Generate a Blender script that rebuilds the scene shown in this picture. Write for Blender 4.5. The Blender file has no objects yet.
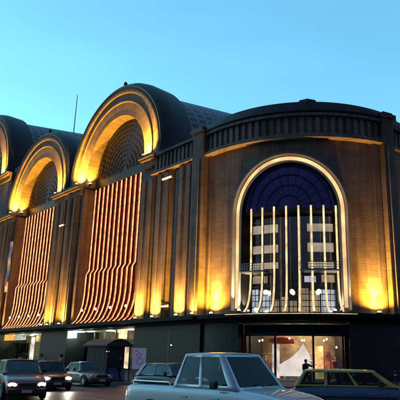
import bpy, bmesh, math, random
from mathutils import Vector, Matrix
random.seed(7)
PI = math.pi
scene = bpy.context.scene
COL = scene.collection

# ------------------------------------------------------------------ materials
def mat(name, color=(.5,.5,.5), rough=.6, metal=0., emit=None, es=0., spec=.5, coat=0.):
    m = bpy.data.materials.new(name); m.use_nodes = True
    b = m.node_tree.nodes['Principled BSDF']
    b.inputs['Base Color'].default_value = (*color, 1)
    b.inputs['Roughness'].default_value = rough
    b.inputs['Metallic'].default_value = metal
    b.inputs['Specular IOR Level'].default_value = spec
    b.inputs['Coat Weight'].default_value = coat
    if emit:
        b.inputs['Emission Color'].default_value = (*emit, 1)
        b.inputs['Emission Strength'].default_value = es
    return m

def nodes(m): return m.node_tree.nodes, m.node_tree.links, m.node_tree.nodes['Principled BSDF']

def noisy(m, c1, c2, scale=3., detail=6., bump=0., coord='Object', stretch=(1,1,1), rough=None):
    n, l, b = nodes(m)
    tc = n.new('ShaderNodeTexCoord'); mp = n.new('ShaderNodeMapping'); mp.inputs['Scale'].default_value = stretch
    l.new(tc.outputs[coord], mp.inputs['Vector'])
    t = n.new('ShaderNodeTexNoise'); t.inputs['Scale'].default_value = scale; t.inputs['Detail'].default_value = detail
    t.inputs['Roughness'].default_value = .65
    l.new(mp.outputs[0], t.inputs['Vector'])
    r = n.new('ShaderNodeValToRGB'); r.color_ramp.elements[0].position = .3; r.color_ramp.elements[1].position = .7
    r.color_ramp.elements[0].color = (*c1, 1); r.color_ramp.elements[1].color = (*c2, 1)
    l.new(t.outputs['Fac'], r.inputs[0]); l.new(r.outputs[0], b.inputs['Base Color'])
    if rough:
        mr = n.new('ShaderNodeMapRange'); mr.inputs['To Min'].default_value = rough[0]; mr.inputs['To Max'].default_value = rough[1]
        l.new(t.outputs['Fac'], mr.inputs['Value']); l.new(mr.outputs[0], b.inputs['Roughness'])
    if bump:
        bp = n.new('ShaderNodeBump'); bp.inputs['Strength'].default_value = bump; bp.inputs['Distance'].default_value = .02
        l.new(t.outputs['Fac'], bp.inputs['Height']); l.new(bp.outputs[0], b.inputs['Normal'])
    return m

def stone(name, c1, c2, cm, bw=1.3, bh=.5):
    m = mat(name, c1, .85); n, l, b = nodes(m)
    uv = n.new('ShaderNodeUVMap')
    br = n.new('ShaderNodeTexBrick'); l.new(uv.outputs[0], br.inputs['Vector'])
    br.inputs['Scale'].default_value = 1; br.inputs['Brick Width'].default_value = bw; br.inputs['Row Height'].default_value = bh
    br.inputs['Mortar Size'].default_value = .018; br.inputs['Mortar Smooth'].default_value = .4
    br.inputs['Color1'].default_value = (*c1,1); br.inputs['Color2'].default_value = (*c2,1); br.inputs['Mortar'].default_value = (*cm,1)
    n1 = n.new('ShaderNodeTexNoise'); n1.inputs['Scale'].default_value = .35; n1.inputs['Detail'].default_value = 8; n1.inputs['Roughness'].default_value = .7
    l.new(uv.outputs[0], n1.inputs['Vector'])
    # vertical rain streaks
    mp = n.new('ShaderNodeMapping'); mp.inputs['Scale'].default_value = (2.2, .12, 1); l.new(uv.outputs[0], mp.inputs[0])
    n2 = n.new('ShaderNodeTexNoise'); n2.inputs['Scale'].default_value = 1.; n2.inputs['Detail'].default_value = 6; l.new(mp.outputs[0], n2.inputs['Vector'])
    ad = n.new('ShaderNodeMath'); ad.operation = 'ADD'; l.new(n1.outputs['Fac'], ad.inputs[0]); l.new(n2.outputs['Fac'], ad.inputs[1])
    mr = n.new('ShaderNodeMapRange'); mr.inputs['From Min'].default_value = .7; mr.inputs['From Max'].default_value = 1.3
    mr.inputs['To Min'].default_value = .42; mr.inputs['To Max'].default_value = 1.22; l.new(ad.outputs[0], mr.inputs['Value'])
    mx = n.new('ShaderNodeVectorMath'); mx.operation = 'SCALE'
    l.new(br.outputs['Color'], mx.inputs[0]); l.new(mr.outputs[0], mx.inputs['Scale']); l.new(mx.outputs[0], b.inputs['Base Color'])
    bp = n.new('ShaderNodeBump'); bp.inputs['Strength'].default_value = .25; bp.inputs['Distance'].default_value = .015; bp.invert = True
    l.new(br.outputs['Fac'], bp.inputs['Height'])
    n3 = n.new('ShaderNodeTexNoise'); n3.inputs['Scale'].default_value = 6; n3.inputs['Detail'].default_value = 8; l.new(uv.outputs[0], n3.inputs['Vector'])
    bp2 = n.new('ShaderNodeBump'); bp2.inputs['Strength'].default_value = .2; bp2.inputs['Distance'].default_value = .03
    l.new(n3.outputs['Fac'], bp2.inputs['Height']); l.new(bp.outputs[0], bp2.inputs['Normal']); l.new(bp2.outputs[0], b.inputs['Normal'])
    return m

def emitter(name, color, s, vary=0., scale=2.):
    s *= .3
    m = mat(name, (.02,.02,.02), .5, emit=color, es=s)
    if vary:
        n, l, b = nodes(m); tc = n.new('ShaderNodeTexCoord')
        t = n.new('ShaderNodeTexNoise'); t.inputs['Scale'].default_value = scale; t.inputs['Detail'].default_value = 3
        l.new(tc.outputs['Object'], t.inputs['Vector'])
        mr = n.new('ShaderNodeMapRange'); mr.inputs['From Min'].default_value = .35; mr.inputs['From Max'].default_value = .65
        mr.inputs['To Min'].default_value = s*(1-vary); mr.inputs['To Max'].default_value = s*(1+vary)
        l.new(t.outputs['Fac'], mr.inputs['Value']); l.new(mr.outputs[0], b.inputs['Emission Strength'])
    return m

def glass(name, tint=(.9,.95,1), alpha=.85, rough=.03, ior=1.5):
    m = bpy.data.materials.new(name); m.use_nodes = True; n = m.node_tree.nodes; l = m.node_tree.links; n.clear()
    o = n.new('ShaderNodeOutputMaterial'); g = n.new('ShaderNodeBsdfGlossy'); g.inputs['Roughness'].default_value = rough
    t = n.new('ShaderNodeBsdfTransparent'); t.inputs['Color'].default_value = (*tint,1)
    fr = n.new('ShaderNodeFresnel'); fr.inputs[0].default_value = ior
    ad = n.new('ShaderNodeMath'); ad.operation = 'ADD'; ad.inputs[1].default_value = 1-alpha; ad.use_clamp = True
    l.new(fr.outputs[0], ad.inputs[0])
    mx = n.new('ShaderNodeMixShader'); l.new(ad.outputs[0], mx.inputs[0]); l.new(t.outputs[0], mx.inputs[1]); l.new(g.outputs[0], mx.inputs[2])
    l.new(mx.outputs[0], o.inputs[0]); return m

M = {}
M['stone'] = stone('stone', (.235,.185,.145), (.195,.152,.118), (.14,.112,.088))
M['stone_smooth'] = stone('stone_smooth', (.27,.215,.168), (.235,.185,.142), (.17,.138,.105), 1.0, 1.0)
M['granite'] = noisy(mat('granite', rough=.6, spec=.2), (.004,.004,.004), (.011,.010,.010), 5, bump=.05)
M['lead'] = stone('lead', (.028,.032,.042), (.04,.045,.056), (.016,.018,.024), 3.2, .75)
M['lead'].node_tree.nodes['Principled BSDF'].inputs['Roughness'].default_value = .55
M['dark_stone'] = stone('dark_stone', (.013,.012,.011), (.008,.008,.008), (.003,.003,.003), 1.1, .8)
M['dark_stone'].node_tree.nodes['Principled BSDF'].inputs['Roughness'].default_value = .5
M['bronze'] = mat('bronze', (.045,.034,.026), .55, .4)
M['steel'] = mat('steel', (.32,.31,.30), .38, .8)
M['dark_steel'] = mat('dark_steel', (.04,.04,.045), .45, .6)
M['fan_glass'] = mat('fan_glass', (.012,.011,.011), .4, 0, emit=(.25,.10,.04), es=.008, spec=.15)
M['blue_glass'] = noisy(mat('blue_glass', rough=.15, emit=(.03,.03,.35), es=.02, spec=.5), (.004,.005,.016), (.04,.042,.09), 1.1, 4)  # mottled tone paints in sky reflections; faint glow stands for blue light inside
M['red_glass'] = noisy(mat('red_glass', rough=.2, emit=(.7,.035,.01), es=.04), (.035,.009,.006), (.055,.014,.008), 1.4)  # faint red glow stands in for the tubes' light on the panels
M['neon'] = emitter('neon', (1.,.34,.12), 1.5, .4, 2.2)
M['neon_cream'] = emitter('neon_cream', (1.,.70,.34), .9, .35, 1.6)
M['cream_cove'] = emitter('cream_cove', (1.,.60,.26), .95, .3, .6)
M['amber_lens'] = emitter('amber_lens', (1.,.74,.25), 22)
M['white_lens'] = emitter('white_lens', (1.,.93,.8), 12)
M['globe'] = emitter('globe', (1.,.86,.6), 5)
M['tube_light'] = emitter('tube_light', (.9,.95,1.), 1.6)
M['green_tube'] = emitter('green_tube', (.62,1.,.86), 3.5)
M['warm_panel'] = emitter('warm_panel', (1.,.66,.36), .34, .35, .8)
M['warm_band'] = emitter('warm_band', (1.,.72,.46), .45, .3, .7)
M['bright_panel'] = emitter('bright_panel', (.9,.9,.92), .55, .3, 1.5)
M['clear'] = glass('clear', alpha=.93)
M['tinted'] = glass('tinted', (.25,.3,.36), .9)
M['shop_wall'] = noisy(mat('shop_wall', rough=.8), (.06,.035,.02), (.4,.3,.2), .9)
M['cream_paint'] = mat('cream_paint', (.55,.49,.4), .7)
M['white_paint'] = mat('white_paint', (.75,.74,.72), .5)
M['red_paint'] = mat('red_paint', (.5,.03,.02), .5)
M['orange_paint'] = mat('orange_paint', (.7,.25,.04), .5)

# lattice roof material
def lattice():
    m = mat('lattice_roof', (.1,.1,.12), .5); n, l, b = nodes(m)
    uv = n.new('ShaderNodeUVMap'); br = n.new('ShaderNodeTexBrick'); br.offset = 0; l.new(uv.outputs[0], br.inputs['Vector'])
    br.inputs['Scale'].default_value = 1; br.inputs['Brick Width'].default_value = 1.35; br.inputs['Row Height'].default_value = 1.
    br.inputs['Mortar Size'].default_value = .2; br.inputs['Mortar Smooth'].default_value = .1
    br.inputs['Color1'].default_value = (.012,.013,.018,1); br.inputs['Color2'].default_value = (.03,.032,.042,1); br.inputs['Mortar'].default_value = (.17,.18,.22,1)
    l.new(br.outputs['Color'], b.inputs['Base Color'])
    bp = n.new('ShaderNodeBump'); bp.inputs['Strength'].default_value = .8; bp.inputs['Distance'].default_value = .15
    l.new(br.outputs['Fac'], bp.inputs['Height']); l.new(bp.outputs[0], b.inputs['Normal'])
    return m
M['lattice'] = lattice()

# ------------------------------------------------------------------ frames of the place
CAM = Vector((0,0,1.6))
A = math.radians(43.75)
C0 = Vector((-3.273,48.,0)); D = Vector((-math.sin(A),math.cos(A),0)); N = Vector((math.cos(A),math.sin(A),0))
PC = Vector((6.6,55.2,0)); PR = 12.
def ML(s,d,z): return C0 + D*s + N*d + Vector((0,0,z))          # left facade: s away, d inward
def MP(u,d,z):                                                   # round corner pavilion
    t = u/PR; r = PR-d
    return PC + Vector((r*math.sin(t), -r*math.cos(t), z))
R0 = MP(6.35,.3,0); 
def MR(s,d,z): return R0 + N*s - (-D)*0 + (-(-D))*d + Vector((0,0,z))   # right facade: s away along N, d inward along D
def MI(x,y,z): return Vector((x,y,z))

# ------------------------------------------------------------------ mesh helper
class MB:
    def __init__(s, M=MI): s.M = M; s.v = []; s.uv = []; s.f = []
    def pt(s, a, b, c, uv=None):
        s.v.append(s.M(a,b,c)); s.uv.append(uv if uv else (a+b, c)); return len(s.v)-1
    def quad(s, p, uvs=None):
        s.f.append([s.pt(*q, uv=(uvs[i] if uvs else None)) for i, q in enumerate(p)]); return s
    def box(s, a0,a1,b0,b1,c0,c1, seg=1):
        n = seg; I = []
        for i in range(n+1):
            a = a0+(a1-a0)*i/n
            I.append([s.pt(a,b0,c0),s.pt(a,b1,c0),s.pt(a,b1,c1),s.pt(a,b0,c1)])
        for i in range(n):
            for k in range(4): s.f.append([I[i][k],I[i][(k+1)%4],I[i+1][(k+1)%4],I[i+1][k]])
        s.f.append(I[0][::-1]); s.f.append(I[-1]); return s
    def sweep(s, path, prof, closed_prof=True, cap=True, uvs=True):
        # path: list of functions prof-> 3 params; each given as (origin, e1, e2) in param space
        rings = []; L = 0
        for i,(o,e1,e2) in enumerate(path):
            if i: L += (Vector(o)-Vector(path[i-1][0])).length
            w = 0; ring = []
            for j,(p,q) in enumerate(prof):
                if j: w += math.hypot(p-prof[j-1][0], q-prof[j-1][1])
                P = Vector(o)+Vector(e1)*p+Vector(e2)*q
                ring.append(s.pt(P.x,P.y,P.z,uv=(L,w)))
            rings.append(ring)
        m = len(prof)
        for i in range(len(rings)-1):
            for j in range(m if closed_prof else m-1):
                s.f.append([rings[i][j],rings[i][(j+1)%m],rings[i+1][(j+1)%m],rings[i+1][j]])
        if cap and closed_prof: s.f.append(rings[0][::-1]); s.f.append(rings[-1])
        return s
    def tube(s, pts, r, n=8):
        P = [Vector(p) for p in pts]; path = []
        for i,p in enumerate(P):
            t = (P[min(i+1,len(P)-1)]-P[max(i-1,0)]).normalized()
            up = Vector((0,0,1)) if abs(t.z) < .9 else Vector((0,1,0))
            e1 = t.cross(up).normalized(); e2 = t.cross(e1).normalized(); rr = r[i] if isinstance(r,(list,tuple)) else r
            path.append((p, e1*rr, e2*rr))
        return s.sweep(path, [(math.cos(2*PI*k/n), math.sin(2*PI*k/n)) for k in range(n)])
    def lathe(s, c, prof, n=16):   # prof (r,z) closed to axis
        rings = [[s.pt(c[0]+r*math.cos(2*PI*k/n), c[1]+r*math.sin(2*PI*k/n), c[2]+z) for k in range(n)] for r,z in prof]
        for i in range(len(rings)-1):
            for k in range(n): s.f.append([rings[i][k],rings[i][(k+1)%n],rings[i+1][(k+1)%n],rings[i+1][k]])
        s.f.append(rings[0][::-1]); s.f.append(rings[-1]); return s
    def poly(s, pts, z0, z1):
        a = [s.pt(x,y,z0) for x,y in pts]; b = [s.pt(x,y,z1) for x,y in pts]; n = len(pts)
        s.f.append(a[::-1]); s.f.append(b)
        for i in range(n): s.f.append([a[i],a[(i+1)%n],b[(i+1)%n],b[i]])
        return s
    def build(s, name, m, parent=None, smooth=False, bevel=0, weld=True, recalc=True):
        off = Vector((0,0,0))
        if parent is not None and s.M is not MI:
            p = parent
            while p: off += p.location; p = p.parent
        me = bpy.data.meshes.new(name); me.from_pydata([tuple(v-off) for v in s.v], [], s.f)
        uvl = me.uv_layers.new(name='UVMap')
        for lp in me.loops: uvl.data[lp.index].uv = s.uv[lp.vertex_index]
        bm = bmesh.new(); bm.from_mesh(me)
        if weld: bmesh.ops.remove_doubles(bm, verts=bm.verts, dist=1e-5)
        if recalc: bmesh.ops.recalc_face_normals(bm, faces=bm.faces)
        bm.to_mesh(me); bm.free()
        me.materials.append(M[m] if isinstance(m,str) else m)
        o = bpy.data.objects.new(name, me); COL.objects.link(o)
        if parent is not None: o.parent = parent
        if smooth:
            me.polygons.foreach_set('use_smooth', [True]*len(me.polygons))
            try: me.set_sharp_from_angle(angle=math.radians(40))
            except Exception: pass
        if bevel:
            b = o.modifiers.new('bevel','BEVEL'); b.width = bevel; b.segments = 2; b.limit_method = 'ANGLE'
        return o

def tag(o, label=None, cat=None, group=None, kind=None):
    if label: o['label'] = label
    if cat: o['category'] = cat
    if group: o['group'] = group
    if kind: o['kind'] = kind
    return o
def empty(name, loc, rz=0, **k):
    o = bpy.data.objects.new(name, None); COL.objects.link(o); o.location = loc; o.rotation_euler = (0,0,rz)
    o.empty_display_size = .3
    return tag(o, **k)
def copy_tree(o, parent=None):
    c = o.copy(); COL.objects.link(c)
    if parent is not None: c.parent = parent
    for ch in list(o.children): copy_tree(ch, c)
    return c
def lamp(name, kind, world, energy, color, parent, target=None, size=.08, spot=100, blend=.6):
    l = bpy.data.lights.new(name, kind); l.energy = energy; l.color = color
    if kind in ('POINT','SPOT'): l.shadow_soft_size = size
    if kind == 'SPOT': l.spot_size = math.radians(spot); l.spot_blend = blend
    if kind == 'AREA': l.size = size
    o = bpy.data.objects.new(name, l); COL.objects.link(o)
    off = Vector((0,0,0)); p = parent
    while p: off += p.location; p = p.parent
    o.parent = parent; o.location = Vector(world)-off
    if target is not None: o.rotation_euler = (Vector(target)-Vector(world)).to_track_quat('-Z','Y').to_euler()
    return o

# ------------------------------------------------------------------ ground
def structure(o): return tag(o, kind='structure')
M['asphalt'] = noisy(mat('asphalt', rough=.5), (.035,.035,.037), (.062,.06,.06), .9, 10, .3, rough=(.32,.62))
M['paving'] = stone('paving', (.17,.165,.16), (.14,.137,.132), (.07,.07,.07), .4, .4)
M['kerb'] = noisy(mat('kerb', rough=.8), (.2,.2,.19), (.3,.29,.28), 3)
M['road_paint'] = noisy(mat('road_paint', rough=.6), (.25,.25,.24), (.6,.6,.57), 6)
g = MB(); g.quad([(-900,-300,-.15),(900,-300,-.15),(900,1500,-.15),(-900,1500,-.15)]); structure(g.build('road','asphalt'))
KD = 11.
def xy(v): return (v.x, v.y)
kpts = [xy(ML(140,-KD,0)), xy(ML(4,-KD,0))]
a0 = math.atan2(*(lambda v:(v.x,-v.y))((ML(4,-KD,0)-PC))) 
for t in [a0+ (math.radians(42)-a0)*i/10 for i in range(1,11)]:
    r = (ML(4,-KD,0)-PC).length*(1-(t-a0)/(math.radians(42)-a0)) + 17.5*((t-a0)/(math.radians(42)-a0))
    r = max(r, 17.5) if t > -.6 else r
    kpts.append((PC.x+r*math.sin(t), PC.y-r*math.cos(t)))
kpts += [xy(MR(120,-6,0)), xy(MR(120,30,0)), xy(ML(140,40,0))]
g = MB(); g.poly(kpts, -.3, 0); structure(g.build('sidewalk','paving'))
g = MB(); path = []
kk = kpts[:13]
for i,(x,y) in enumerate(kk):
    p = Vector((x,y,0)); t = (Vector((*kk[min(i+1,len(kk)-1)],0))-Vector((*kk[max(i-1,0)],0))).normalized()
    path.append((p, Vector((t.y,-t.x,0)), Vector((0,0,1))))
g.sweep(path, [(-.02,-.2),(.16,-.2),(.16,.0),(.14,.012),(-.02,.012)]); structure(g.build('kerb','kerb'))
g = MB()
for k in range(14):
    for off in (-14.5,-18.,-21.5):
        p0 = ML(-16+k*7, off, -.146); p1 = ML(-13+k*7, off, -.146); w = N*.07
        g.quad([tuple(p0-w),tuple(p1-w),tuple(p1+w),tuple(p0+w)])
structure(g.build('lane_marking','road_paint'))

# ------------------------------------------------------------------ the mall
mall = empty('shopping_mall', C0, label='huge stone market building with floodlit giant arches and a rounded corner pavilion', cat='building')
ZL, ZP, ZT = 4.95, 19.55, 21.5

def wall_arch(Mf, s0, s1, z0, z1, sc, R, spring, name='wall', m='stone', d=0, sub=1.2):
    g = MB(Mf); xs = []
    n = max(1,int((sc-R-s0)/sub)); xs += [s0+(sc-R-s0)*i/n for i in range(n)]
    k = 48; ar = [sc-R*math.cos(PI*i/k) for i in range(k+1)]
    n = max(1,int((s1-sc-R)/sub)); tail = [sc+R+(s1-sc-R)*i/n for i in range(1,n+1)]
    def col(a,b,za,zb,zc,zd): g.quad([(a,d,za),(b,d,zb),(b,d,zc),(a,d,zd)])
    xs.append(sc-R)
    for a,b in zip(xs,xs[1:]): col(a,b,z0,z0,z1,z1)
    def h(x): return spring+math.sqrt(max(0,R*R-(x-sc)**2))
    for a,b in zip(ar,ar[1:]): col(a,b,h(a),h(b),z1 if callable(z1) is False else z1(a), z1)
    prev = sc+R
    for b in tail: col(prev,b,z0,z0,z1,z1); prev = b
    return g.build(name, m, mall)

def arch_path(sc, spring, z0=None, n=40):
    # path elements: e1 = outward radial, e2 = +d
    P = []
    if z0 is not None: P.append(((sc,0,z0),(1,0,0),(0,1,0)))
    for i in range(n+1):
        t = PI*i/n; P.append(((sc,0,spring),(math.cos(t),0,math.sin(t)),(0,1,0)))
    if z0 is not None: P.append(((sc,0,z0),(-1,0,0),(0,1,0)))
    return P
def arch_sweep(Mf, sc, spring, prof, name, m, z0=None, n=40, parent=None, smooth=True):
    g = MB(Mf); rings = []; L = 0
    P = arch_path(sc,spring,z0,n); rm = sum(p for p,_ in prof)/len(prof)
    for i,(o,e1,e2) in enumerate(P):
        if i:
            L += (Vector(o)+Vector(e1)*rm-Vector(P[i-1][0])-Vector(P[i-1][1])*rm).length
        w = 0; ring = []
        for j,(p,q) in enumerate(prof):
            if j: w += math.hypot(p-prof[j-1][0], q-prof[j-1][1])
            X = Vector(o)+Vector(e1)*p+Vector(e2)*q
            ring.append(g.pt(X.x,X.y,X.z,uv=(L,w)))
        rings.append(ring)
    m_ = len(prof)
    for i in range(len(rings)-1):
        for j in range(m_): g.f.append([rings[i][j],rings[i][(j+1)%m_],rings[i+1][(j+1)%m_],rings[i+1][j]])
    g.f.append(rings[0][::-1]); g.f.append(rings[-1])
    return g.build(name, m, parent or mall, smooth=smooth)

def ann(Ri,Ro,d0,d1): return [(Ri,d0),(Ro,d0),(Ro,d1),(Ri,d1)]

LP = .95
AMB = (1.,.45,.035)
def uplight(Mf, s, d, z, energy, tilt=.25, spot=115, name='uplight', color=AMB, lens='amber_lens', s_t=0., tz=4.):
    spot = max(spot, 165) if z < 10 and color is AMB else spot
    g = MB(Mf); g.box(s-.2,s+.2,d-.15,d+.15,z,z+.08); g.box(s-.16,s+.16,d-.12,d+.12,z+.08,z+.17)
    o = g.build(name,'dark_steel',mall)
    g = MB(Mf); g.lathe((s,d,z+.17),[(.12,.0),(.14,.04),(.12,.09),(.06,.12),(.01,.13)],10); g.build('lens',lens,o,smooth=True)
    P = Mf(s,d,z+.34); T = Mf(s+s_t,d+tilt*tz,z+.34+tz)
    lamp('light','SPOT',P,energy*LP,color,o,T,.07,spot,1.)
    if spot >= 165 and energy > 150:      # second, narrower beam reaching up the wall
        lamp('beam','SPOT',P,energy*1.6,(1.,.48,.11),o,Mf(s,d+.55,z+5.),.07,58,1.)
    return o

def big_arch(sc, Ri, Ro, spring, capz, nstrip, vault_len=45., pierR=None, pierL=None):
    k = Ro/9.3
    # piers (front face + reveal thickness)
    for (a,b) in ((pierR, sc-Ri),(sc+Ri, pierL)):
        g = MB(ML); n = 1; g.box(a,b,0.,2.6,ZL+.05,capz-.4); g.build('pier','stone',mall)
    # archivolt, stepped in three rings
    arch_sweep(ML, sc, spring, [(Ri,0.02),(Ri+.75*k,0.02),(Ri+.75*k,2.6),(Ri,2.6)], 'archivolt','stone_smooth', z0=capz-.1)
    arch_sweep(ML, sc, spring, [(Ri+.75*k,-.0),(Ri+1.5*k,-.06),(Ri+1.58*k,-.2),(Ri+1.7*k,-.2),(Ri+1.76*k,-.1),(Ro-.55,-.1),(Ro-.5,-.28),(Ro-.2,-.34),(Ro,-.3),(Ro,2.55),(Ri+.76*k,2.55)], 'archivolt','stone_smooth', z0=capz-.1)
    arch_sweep(ML, sc, spring, [(Ro+.01,-.22),(Ro+.3,-.36),(Ro+.55,-.2),(Ro+.85,.35),(Ro+1.0,1.2),(Ro+.95,3.4),(Ro+.01,3.4)], 'arch_hood','lead', z0=capz-.6)
    # vault behind, rising inward
    g = MB(ML); n = 40; R = Ro+.35; rise = .13
    rings = []
    for j,dd in enumerate((3.0,3.0+vault_len)):
        rings.append([g.pt(sc+R*math.cos(PI*i/n), dd, spring-.6+rise*(dd-3)+R*math.sin(PI*i/n)+.5, uv=(dd,R*PI*i/n)) for i in range(n+1)])
    for i in range(n): g.f.append([rings[0][i],rings[0][i+1],rings[1][i+1],rings[1][i]])
    g.f.append(rings[1])
    g.build('vault_roof','lattice',mall,smooth=True)
    g = MB(ML); g.box(sc-R,sc+R,3.0,3.0+vault_len,10,spring-.12); g.build('vault_wall','lead',mall)
    # finial
    g = MB(ML); g.lathe((sc,.8,spring+Ro+1.05),[(.28,-.1),(.22,.12),(.1,.2),(.22,.42),(.22,.6),(.05,.8)],10); g.build('finial','lead',mall)
    # glazed arch window
    g = MB(ML); n = 40; c = g.pt(sc,1.45,spring)
    gr = [g.pt(sc+Ri*math.cos(PI*i/n),1.45,spring+Ri*math.sin(PI*i/n)) for i in range(n+1)]
    for i in range(n): g.f.append([c,gr[i],gr[i+1]])
    g.quad([(sc-Ri,1.45,capz-.35),(sc+Ri,1.45,capz-.35),(sc+Ri,1.45,spring),(sc-Ri,1.45,spring)])
    w = g.build('arch_window','fan_glass',mall)
    # mullion net: rings + staggered radials
    g = MB(ML); zc = spring-.3; r = .7; row = 0
    while r < Ri-.1:
        pth = [((sc,1.33,spring),(math.cos(PI*i/36),0,math.sin(PI*i/36)),(0,1,0)) for i in range(37)]
        g.sweep(pth, ann(r-.045,r+.045,0,.08))
        nr = max(6,int(PI*(r+.35)/.62)); r2 = min(r+.62, Ri)
        for q in range(nr):
            t = PI*(q+(.5 if row%2 else .0)+.02)/nr
            if t > PI: continue
            ct,st = math.cos(t),math.sin(t); e = Vector((-st,0,ct))*.04
            a = Vector((sc+r*ct,1.36,spring+r*st)); b = Vector((sc+r2*ct,1.36,spring+r2*st))
            g.quad([tuple(a-e),tuple(b-e),tuple(b+e),tuple(a+e)])
        r += .62; row += 1
    g.box(sc-Ri,sc+Ri,1.25,1.42,capz-.36,capz-.2)
    g.build('mullion_net','bronze',w)
    # ribbed skin below with tubes of light, flaring out like a skirt
    top = capz-.35
    prof = [(1.3,top),(1.3,14.9),(1.29,11.3),(.98,10.8),(.95,8.4),(.85,7.3),(.58,6.3),(.2,5.5),(-.3,5.06)]
    sk = MB(ML); I = []
    for j in range(2): I.append([sk.pt(sc+(-Ri if j==0 else Ri),d+.22,z) for d,z in prof])
    for i in range(len(prof)-1): sk.f.append([I[0][i],I[0][i+1],I[1][i+1],I[1][i]])
    skin = sk.build('glass_skin','red_glass',mall)
    t = MB(ML)
    for zz,dd in ((18.2,1.27),(14.9,1.27),(11.0,1.16),(8.1,.94)):
        t.box(sc-Ri,sc+Ri,dd+.07,dd+.2,zz-.06,zz+.06)
    t.build('transom','granite',skin)
    for i in range(nstrip):
        s = sc - (nstrip-1)/2*.97 + i*.97
        f = MB(ML); q = MB(ML)
        for j in range(len(prof)-1):
            (d0,z0),(d1,z1) = prof[j],prof[j+1]
            f.quad([(s-.05,d0+.02,z0),(s-.05,d1+.02,z1),(s-.05,d1+.24,z1),(s-.05,d0+.24,z0)])
            f.quad([(s+.05,d0+.02,z0),(s+.05,d1+.02,z1),(s+.05,d1+.24,z1),(s+.05,d0+.24,z0)])
        pf = [((s,d,z),(1,0,0),(0,1,.0)) for d,z in prof]
        q.sweep(pf, [(-.065,0),(-.04,-.08),(.04,-.08),(.065,0),(.05,.05),(-.05,.05)])
        fin = f.build('fin','dark_steel',mall)
        q.build('light_tube','neon',fin)
    for i in range(1,nstrip-1,3):
        s = sc-(nstrip-1)/2+i+.5
        g = MB(ML); g.lathe((s,.1,6.55),[(.03,-.14),(.1,-.1),(.13,0),(.1,.1),(.03,.14)],10)
        b = g.build('globe_lamp','globe',mall,smooth=True)
        g = MB(ML); g.box(s-.03,s+.03,.1,.8,6.5,6.56); g.build('bracket','dark_steel',b)
    # floodlights at the springing, on both sides: one on the face, one in the reveal
    for sg in (-1,1):
        e = 1.0
        uplight(ML, sc+sg*(Ri+1.0*k), -.7, capz+.1, 3600*e*k*k, tilt=.1, spot=150, s_t=-sg*.2)
        uplight(ML, sc+sg*(Ri-.3), .45, capz+.1, (1000 if sg>0 else 1700)*e*k*k, tilt=.1, spot=95, s_t=sg*.4)

ARCHES = [(16.55,6.2,9.3,22.5,21.6,13), (36.65,6.2,9.2,22.5,21.6,13), (60.6,8.7,12.0,29.9,29.0,17)]
pl = [(9.95,10.05),]
big_arch(*ARCHES[0], pierR=7.6, pierL=26.65)
big_arch(*ARCHES[1], pierR=26.65, pierL=46.6)
big_arch(*ARCHES[2], pierR=46.6, pierL=74.)
# spandrel filling between neighbouring arches (above the springing) and capitals with ledge
g = MB(ML); g.box(24.9,28.4,.5,3.,21.2,23.2); g.build('spandrel','lead',mall)
g = MB(ML); g.box(45.,49.4,.5,3.,21.2,30.); g.build('spandrel','stone',mall)
for a,b,z in ((23.1,30.2,21.6),(43.3,51.3,21.6),(46.8,51.4,29.0),(7.4,10.0,21.6)):
    g = MB(ML); g.box(a,b,-1.0,2.55,z-.22,z+.06); g.box(a+.05,b-.05,-.75,2.5,z-.42,z-.22); g.box(a+.1,b-.1,-.35,2.4,z-1.1,z-.42); g.build('capital','stone_smooth',mall)
g = MB(ML); g.box(46.7,51.3,.02,2.55,21.7,27.9); g.build('pier','stone',mall)
# pier ribs
def rib(Mf,a,b,d,z0,z1,m='stone',seg=1):
    g = MB(Mf); g.box(a,b,d,.3,z0,z1,seg); return g.build('pilaster',m,mall,bevel=.05)
for a,b in ((23.7,24.7),(25.1,26.3),(26.9,28.0),(28.4,29.3),(43.7,44.6),(45.0,46.2),(46.8,48.0),(48.4,49.6),(50.0,51.0)):
    rib(ML,a,b,-.42,ZL+.1,20.45)
    g = MB(ML); g.box(a+.3,b-.3,-.5,-.4,ZL+.1,20.2); g.build('pilaster','stone_smooth',mall)

# wall from the corner to the first arch
g = MB(ML); g.box(1.1,7.6,0,2.6,ZL+.05,ZP,1); g.build('wall','stone',mall)
for a,b in ((7.5,9.8),(4.75,7.1),(1.25,3.5)):
    rib(ML,a,b,-.4,ZL+.1,ZP-.15)
    w = (b-a)
    for q in (.14,.62):
        g = MB(ML); g.box(a+w*q,a+w*(q+.24),-.56,-.38,ZL+.1,ZP-.5); g.build('pilaster','stone_smooth',mall,bevel=.04)
g = MB(ML); g.box(3.9,4.35,-.12,.1,ZL+.1,ZP); g.build('dark_strip','dark_steel',mall)  # dark upright strip in the gap between the ribs
# frieze with vertical panels
def frieze(Mf, s0, s1, z0, z1, step=.64, seg=1):
    n = max(1,int(round((s1-s0)/step)));
    g = MB(Mf); g.box(s0,s1,-.18,.4,z0,z1,seg); f = g.build('frieze','stone',mall)
    w = (s1-s0)/n; g = MB(Mf)
    for i in range(n):
        g.box(s0+w*(i+.02),s0+w*(i+.56),-.34,-.17,z0+.28,z1-.2)
    g.build('fluting','stone_smooth',f)
    g = MB(Mf); g.box(s0,s1,-.72,.3,z0-.22,z0+.0,seg); g.box(s0,s1,-.5,.3,z0+.0,z0+.22,seg); g.build('string_course','stone_smooth',f)
    g = MB(Mf); g.box(s0,s1,-.6,.5,z1-.16,z1+.08,seg); g.build('coping','stone_smooth',f)
frieze(ML,1.1,7.9,ZP,ZT)

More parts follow.
